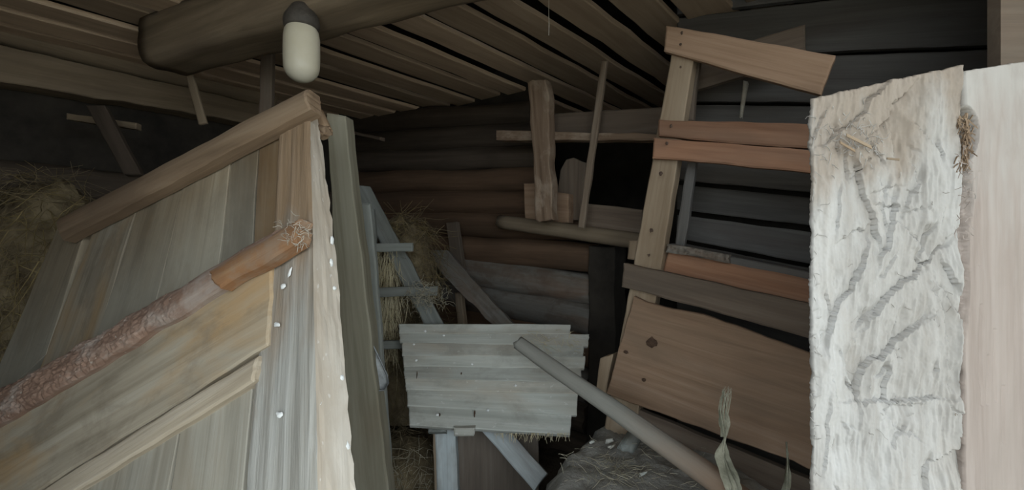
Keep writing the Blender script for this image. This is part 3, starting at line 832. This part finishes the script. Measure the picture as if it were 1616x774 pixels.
# ------------------------------------------------------------------ slatted panel and the pole lying on it
pan = thing('slatted_panel', 'leaning panel of pale grey horizontal slats lit by the doorway', 'panel', P(770, 690, 1.8))
Ly = [511, 526, 540, 560, 578, 596, 614, 640, 671]; Ry = [513, 527, 545, 562, 580, 604, 621, 655, 686]
Lx = [629, 630, 634, 636, 637, 639, 642, 645]; Rx = [901, 930, 922, 924, 918, 915, 912, 902]
dd = lambda y: 2.06-(y-511)/175*.30
for i in range(8):
    a, d_ = P(Lx[i], Ly[i]-.3, dd(Ly[i])), P(Lx[i]+1, Ly[i+1]+.6, dd(Ly[i+1])-.006)
    fx = (Rx[i]-902)/260
    b, c = P(Rx[i], Ry[i]-.3+fx*8, dd(Ly[i])), P(Rx[i]-2, Ry[i+1]+.6+fx*8, dd(Ly[i+1])-.006)
    qboard('slat', a, b, c, d_, .022, M['slat'], pan, wob=.003, relief=.003, nv=4, ch=.0025)
for x in (690, 860):
    qboard('batten', P(x-14, 516, 2.09), P(x-14, 682, 1.80), P(x+14, 682, 1.80), P(x+14, 516, 2.09), .03, M['post_grey'], pan)
rng = random.Random(50); vv, ff = [], []
for k in range(60):
    x = rng.uniform(780, 900)
    strand(vv, ff, rng, P(x, 684, 1.775), Vector((rng.gauss(0, .3), -.1, -1)), rng.uniform(.01, .04), .2, .0012)
for k in range(40):
    x, y = rng.uniform(820, 915), rng.uniform(520, 560)
    strand(vv, ff, rng, P(x, y, dd(y)-.012), Vector((rng.gauss(.5, .5), -.02, rng.gauss(-.4, .4))), rng.uniform(.02, .08), .15, .0010)
o = mesh_obj('straw_bits', vv, ff, M['hay_pale'], pan); o['kind'] = 'stuff'
for i, (x, y) in enumerate([(671, 523), (653, 544), (657, 569), (814, 609), (690, 655), (770, 648), (745, 575), (700, 530)]):
    p = P(x, y, dd(y)-.006); blob('dropping', p, Vector((0, -.9, .4)).normalized(), .006, .005, M['white'], pan, 60+i)
for (x, y, h) in [(658, 592, 12), (694, 655, 5), (749, 653, 10), (728, 590, 4)]:
    p = P(x, y, dd(y)-.006); blob('dark_mark', p, Vector((0, -.9, .4)).normalized(), .003, h*.0013, M['knot'], pan, int(x))
pl = thing('wooden_pole', 'long round grey pole sloping down across the slatted panel', 'pole', P(1190, 800, 1.22))
log('shaft', P(818, 541, 1.79), P(1200, 808, 1.22), .027, .034, M['pole'], pl, sides=18, lump=.14, segs=60)

# box frame under the panel
bx_ = thing('feed_box', 'low box of peeling blue-white boards and a brown side under the panel', 'box', P(760, 960, 1.86))
qboard('corner_post', P(686, 668, 1.87), P(692, 925, 1.90), P(728, 925, 1.90), P(718, 668, 1.87), .06, M['painted'], bx_)
qboard('corner_edge', P(682, 668, 1.88), P(686, 925, 1.91), P(694, 925, 1.905), P(690, 668, 1.875), .06, M['stall_pale'], bx_)
qboard('diagonal_board', P(752, 672, 1.86), P(842, 775, 1.72), P(862, 748, 1.72), P(792, 668, 1.86), .03, M['painted'], bx_)
qboard('side_board', P(700, 668, 1.95), P(700, 925, 2.0), P(850, 925, 2.0), P(850, 668, 1.95), .025, M['brown_board'], bx_, nv=8)
qboard('short_block', P(716, 676, 1.76), P(749, 677, 1.76), P(748, 690, 1.76), P(716, 689, 1.76), .04, M['slat'], bx_)

# ------------------------------------------------------------------ dusty bank with chips in front of the stall
def make_bank():
    verts, faces = [], []
    outl = [(846, 800), (862, 745), (880, 722), (910, 700), (940, 668), (968, 652), (1010, 650), (1060, 668), (1120, 700), (1190, 740), (1280, 800), (1280, 900), (846, 900)]
    def zt(px, py): return .76
    ring = []
    for i in range(len(outl)):
        a, b = outl[i], outl[(i+1) % len(outl)]
        for t in range(6):
            x = a[0]+(b[0]-a[0])*t/6; y = a[1]+(b[1]-a[1])*t/6
            d = (CAM.z-.76)*F/(y-CY); p = P(x, y, d); ring.append(p)
    c = sum(ring, Vector())/len(ring); m = len(ring); K = 16
    for k in range(K+1):
        f = k/K
        for p in ring:
            q = c.lerp(p, f) if k else c.copy()
            q.z = .76+.016*nz(q.x*14, q.y*14, 3)+.008*nz(q.x*40, q.y*40, 1)-.05*max(0, f-.85)/.15
            q.x += .02*nz(q.x*9, q.y*9, 8)*f
            verts.append(q)
    for p in ring:
        q = p.copy(); q = c.lerp(q, 1.05); q.z = .05; verts.append(q)
    for k in range(K+1):
        for i in range(m):
            j = (i+1) % m; faces.append((k*m+i, (k+1)*m+i, (k+1)*m+j, k*m+j))
    o = mesh_obj('earth_bank', verts, faces, M['bank'], None, None, True)
    bm = bmesh.new(); bm.from_mesh(o.data); bmesh.ops.remove_doubles(bm, verts=bm.verts, dist=1e-5); bmesh.ops.recalc_face_normals(bm, faces=bm.faces); bm.to_mesh(o.data); bm.free()
    set_props(o, 'dusty grey raised bank strewn with straw before the stall boards', 'bank')
make_bank()
rng = random.Random(61); vv, ff = [], []
for k in range(200):
    if k < 110: x, y = rng.gauss(975, 26), rng.gauss(738, 10)
    else: x, y = rng.uniform(890, 1120), rng.uniform(690, 770)
    d = (CAM.z-.785)*F/(y-CY)
    strand(vv, ff, rng, P(x, y, d), Vector((rng.gauss(0, 1), rng.gauss(0, 1), rng.gauss(0, .12))), rng.uniform(.015, .06), .18, .0010)
o = mesh_obj('bank_straw', vv, ff, M['straw_dull']); set_props(o, 'short broken straw strewn over the dusty bank', 'straw', kind='stuff')
for i, (x, y, r_) in enumerate([(959, 697, 6), (962, 707, 4), (1028, 668, 5), (1012, 750, 5), (930, 700, 4)]):
    d = (CAM.z-.78)*F/(y-CY); p = P(x, y, d)
    o = log('wood_chip', p, p+Vector((r_*d/F*1.6, .005, .004)), r_*d/F*.6, r_*d/F*.45, M['slat'], None, sides=7, lump=.4, segs=3)
    set_props(o, 'small pale wood chip lying on the dusty bank', 'wood chip', 'wood chips on the bank')
o = log('cut_branch', P(985, 715, 1.63), P(1012, 668, 1.86), .030, .026, M['post_grey'], None, sides=14)
set_props(o, 'short cut branch lying on the bank under the pole', 'branch')

# ------------------------------------------------------------------ stall partition
st = thing('cattle_stall', 'reddish-brown stall front of post, rails and a wide lower board', 'stall', STALL.at(930, 940))
s = lambda x, y, o=0.0: STALL.at(x, y, o)
def sq_(name, a, b, c, d, off, th, mat, **kw):
    return qboard(name, s(*a, off), s(*b, off), s(*c, off), s(*d, off), th, M[mat], st, **kw)
sq_('post', (1062, 70), (905, 945), (960, 945), (1098, 70), -.02, .06, 'stall_pale', nv=4)
sq_('post', (1450, 190), (1450, 1180), (1490, 1180), (1490, 190), -.02, .06, 'stall_pale', nv=4)
sq_('post_back', (1082, 80), (1070, 190), (1092, 190), (1106, 80), -.085, .03, 'stall_dark')
sq_('post_side', (1085, 255), (1060, 410), (1076, 410), (1100, 255), -.085, .03, 'wall_board')
sq_('top_board', (1051, 39), (1319, 87), (1296, 150), (1047, 80), .005, .03, 'stall', nv=5)['label'] = 'slanting top board'
sq_('rail', (1039, 188), (1470, 201), (1470, 252), (1038, 214), .01, .03, 'stall_red', nv=3)
sq_('rail', (1031, 217), (1470, 253), (1470, 293), (1030, 248), .012, .03, 'stall_red', nv=3)
lr = sq_('lower_rail', (984, 416), (1470, 523), (1470, 588), (981, 453), .014, .035, 'stall_dark', nv=4)
# wide lower board with a wavy upper edge
wbp = [(1000, 468), (1020, 478), (1060, 488), (1110, 497), (1160, 514), (1210, 534), (1260, 552), (1340, 582), (1470, 630), (1470, 830), (1340, 775), (1250, 728), (1150, 694), (1050, 656), (956, 622)]
wide = slab('wide_board', [s(x, y, .006) for x, y in wbp], .028, M['stall'], st, axis=s(1340, 640)-s(990, 530), wob=.004)
wide['label'] = 'wide reddish lower board with a wavy upper edge'
sq_('board_foot', (960, 628), (1470, 838), (1470, 910), (955, 680), -.03, .03, 'stall_dark')
sq_('cleat', (947, 566), (940, 622), (955, 626), (967, 560), -.03, .05, 'stall_pale', nu=4)
sq_('cleat', (992, 380), (989, 409), (1003, 411), (1006, 380), -.03, .05, 'stall_pale', nu=4)
sq_('back_board', (1054, 396), (1470, 480), (1470, 545), (1046, 430), -.06, .03, 'stall_red')
for i, (x, y, r_) in enumerate([(1043, 274, 3), (1028, 364, 3), (1024, 403, 2), (1059, 199, 2.5), (1052, 226, 2.5), (1076, 52, 2), (1074, 70, 2), (1074, 106, 2)]):
    p = s(x, y, .022); blob('nail', p, -STALL.n, r_*p.y/F, r_*1.3*p.y/F, M['nail'], st, i)
p = s(1029, 541, .010); kn = blob('knot', p, -STALL.n, 9*p.y/F, 9*p.y/F, M['knot'], wide, 77)
for (x, y) in [(988, 556), (1016, 600)]:
    p = s(x, y, .009); blob('knot', p, -STALL.n, 4*p.y/F, 3*p.y/F, M['knot'], wide, int(x))
# ledge with a crumbly pale front edge
ld_pts = [(1052, 383), (1290, 430)]
a, b = s(1052, 384, -.03), s(1150, 402, -.03)
back = Vector((.7, 1, 0)).normalized()*.17
led = thing('crumbling_ledge', 'rough plank ledge with a crumbled pale edge behind the stall rail', 'ledge', a)
def crumble(u, v, p): return .010*nz(p.x*40, p.y*40, 2)+.006*nz(p.x*90, p.y*90, 5)
qboard('front_edge', a, b, b-Vector((0, 0, .028)), a-Vector((0, 0, .034)), .05, M['log_dusty'], led, hfun=crumble, nu=40, nv=6)
a2 = a+Vector((0, 0, .0)); b2 = s(1330, 442, -.03)
qboard('plank', a2+back*.2, b2+back*.2, b2+back, a2+back, .03, M['wall_board'], led, nv=4)
# slanting plank behind the top board
o = qboard('slanting_plank', s(1096, 92, -.22), s(1271, 37, -.22), s(1271, 92, -.22), s(1096, 141, -.22), .03, M['stall_dark'])
set_props(o, 'short brown plank slanting behind the top board of the stall', 'board')

# ------------------------------------------------------------------ opening with shelf, left of the stall
bk = lambda x, y, o=.25: BACK.at(x, y, o)
op = thing('opening_post', 'rough bark-mottled post standing in the opening before the shelf', 'post', bk(860, 350))
M['mottled'] = wood('mottled_post_wood', (.13, .085, .055), (.26, .18, .125), (.34, .26, .19), patch=(.45, .36, .28), patch_amt=.7, bump=.8)
qboard('timber', bk(833, 128, .41), bk(847, 350, .41), bk(873, 346, .41), bk(862, 125, .41), .06, M['mottled'], op, wob=.012, relief=.012, nv=5)
o = qboard('shelf_back_plank', bk(866, 180), bk(1052, 169), bk(1052, 211), bk(866, 217), .03, M['stall_dark']); set_props(o, 'wide brown plank above the shelf edge in the opening', 'board')
o = qboard('shelf', bk(782, 205, .33), bk(1045, 212, .33), bk(1045, 221, .33), bk(782, 221, .33), .07, M['mottled'], wob=.008); set_props(o, 'narrow shelf plank with a ragged pale front edge', 'shelf')
o = qboard('thin_stick', bk(948, 96, .36), bk(911, 360, .36), bk(921, 360, .36), bk(958, 96, .36), .02, M['stick'], wob=.006); set_props(o, 'thin stick leaning upright across the shelf', 'stick')
o = slab('rounded_offcut', [bk(x, y, .12) for x, y in [(884, 268), (893, 252), (905, 249), (924, 257), (916, 348), (874, 348)]], .03, M['stall_dark'], None, axis=Vector((0, 0, 1))); set_props(o, 'board offcut with a rounded top behind the rough post', 'board')
o = qboard('square_block', bk(826, 290, .2), bk(858, 289, .2), bk(856, 350, .2), bk(828, 348, .2), .06, M['stall']); set_props(o, 'square brown block partly hidden by the rough post', 'block')
o = qboard('wide_block', bk(868, 302, .18), bk(897, 306, .18), bk(897, 352, .18), bk(864, 350, .18), .06, M['stall']); set_props(o, 'brown wooden block between the rough post and thin stick', 'block')
o = qboard('dark_plank', bk(912, 320, .2), bk(1014, 332, .2), bk(1010, 374, .2), bk(915, 362, .2), .05, M['stall_dark']); set_props(o, 'dark grey plank lying on the sill log in the opening', 'board')
o = log('sill_log', bk(790, 350, .2), bk(1022, 382, .2), .042, .042, M['beam'], None, sides=12); set_props(o, 'long brown sill log across the foot of the opening', 'log')
o = qboard('shade_strip', bk(928, 388, .13), bk(926, 900, .13), bk(972, 900, .13), bk(968, 390, .13), .16, M['backing'], wob=.01); set_props(o, 'added dark upright standing for the shade at the wall log ends', 'post')  # added upright; the shade at the log ends is put into its colour
# pieces leaning on the log wall
o = qboard('short_board', bk(703, 352, .2), bk(716, 450, .25), bk(734, 448, .25), bk(720, 350, .2), .03, M['stall_dark']); set_props(o, 'short dark board leaning upright against the dusty logs', 'board')
o = qboard('small_stake', bk(717, 462, .32), bk(726, 560, .4), bk(737, 560, .4), bk(728, 462, .32), .03, M['stall_pale']); set_props(o, 'small pale stake standing behind the slatted panel', 'stake')
o = qboard('fallen_plank', bk(660, 395, .3), bk(790, 525, .5), bk(822, 525, .5), bk(705, 395, .3), .04, M['log_dusty'], wob=.01); set_props(o, 'dusty plank fallen aslant along the foot of the log wall', 'board')
o = qboard('ledge_board', bk(545, 205, .3), bk(600, 217, .3), bk(600, 222, .3), bk(545, 210, .3), .04, M['stall_dark']); set_props(o, 'short dim batten jutting out beside the squared post', 'batten')

# ------------------------------------------------------------------ cobwebs and dried weeds
o = tubes('cobweb_strand', [[P(866, -30, 1.55), P(866, 20, 1.55), P(866.5, 38, 1.55), P(866, 56, 1.55)]], .0009, .0016, M['cobweb']); set_props(o, 'dusty cobweb strand hanging from the ceiling planks', 'cobweb')
o = log('cobweb_rope', P(1177, 130, 1.75), P(1169, 186, 1.75), .010, .006, M['cobweb'], None, sides=8, lump=.5); set_props(o, 'dusty twist of cobweb hanging from the slanting plank', 'cobweb')
def weed(name, label, pts, widths, d, seed):
    rg = random.Random(seed)
    root = thing(name, label, 'plant', P(pts[-1][0], pts[-1][1], d))
    tubes('stem', [[P(x, y, d) for x, y in pts]], .0022, .003, M['weed'], root, 6)
    for k, (i, j, w, dx) in enumerate(widths):
        vv, ff = [], []
        y0, y1 = i, j; n = 16
        for q in range(n+1):
            t = q/n; y = y0+(y1-y0)*t
            x = None
            for a in range(len(pts)-1):
                if pts[a][1] <= y <= pts[a+1][1]:
                    f = (y-pts[a][1])/(pts[a+1][1]-pts[a][1]); x = pts[a][0]+(pts[a+1][0]-pts[a][0])*f
            if x is None: x = pts[-1][0]
            x += dx*math.sin(math.pi*t)
            tw = 1.1*math.sin(t*5+k); ww = .85*w*(math.sin(math.pi*min(1, max(.05, t)))**.6)
            for sgn in (-1, 0, 1):
                p = P(x, y, d)
                p.x += sgn*ww*math.cos(tw)*d/F; p.y += sgn*ww*math.sin(tw)*d/F+(.004 if sgn == 0 else 0)
                p.x += .002*nz(y*.2, sgn, k)
                vv.append(p)
        for q in range(n):
            for c in range(2):
                ff.append((q*3+c, q*3+c+1, (q+1)*3+c+1, (q+1)*3+c))
        mesh_obj('leaf', vv, ff, M['weed'], root, None, True)
    return root
dw = weed('dried_weed', 'tall dried weed with twisted leaves growing before the wide stall board',
     [(1141, 617), (1137, 650), (1145, 690), (1140, 720), (1152, 766), (1160, 860), (1162, 1180)],
     [(618, 692, 5, 9), (640, 700, 4, -3), (684, 790, 9, -6), (700, 800, 9, 10), (720, 850, 11, 2), (735, 850, 8, 16)], 1.2, 3)
rng = random.Random(90); vv, ff = [], []
for k in range(26):
    o1, o2 = rng.uniform(-3, 16), rng.uniform(-4, 4)
    tube_path(vv, ff, [P(1141+o2, 690, 1.2), P(1137+o1*.6, 668, 1.2), P(1135+o1, 645, 1.2), P(1138+o1, 628, 1.2), P(1147+o2*2, 614+rng.uniform(-4, 8), 1.2)], .0007, .0004, 3)
o = mesh_obj('fibre_loop', vv, ff, M['weed'], dw); o['kind'] = 'stuff'
weed('small_weed', 'small dried weed half hidden beside the hewn post',
     [(1241, 698), (1243, 730), (1241, 800), (1240, 1180)], [(700, 790, 5, 3), (720, 850, 6, -4)], 1.2, 5)
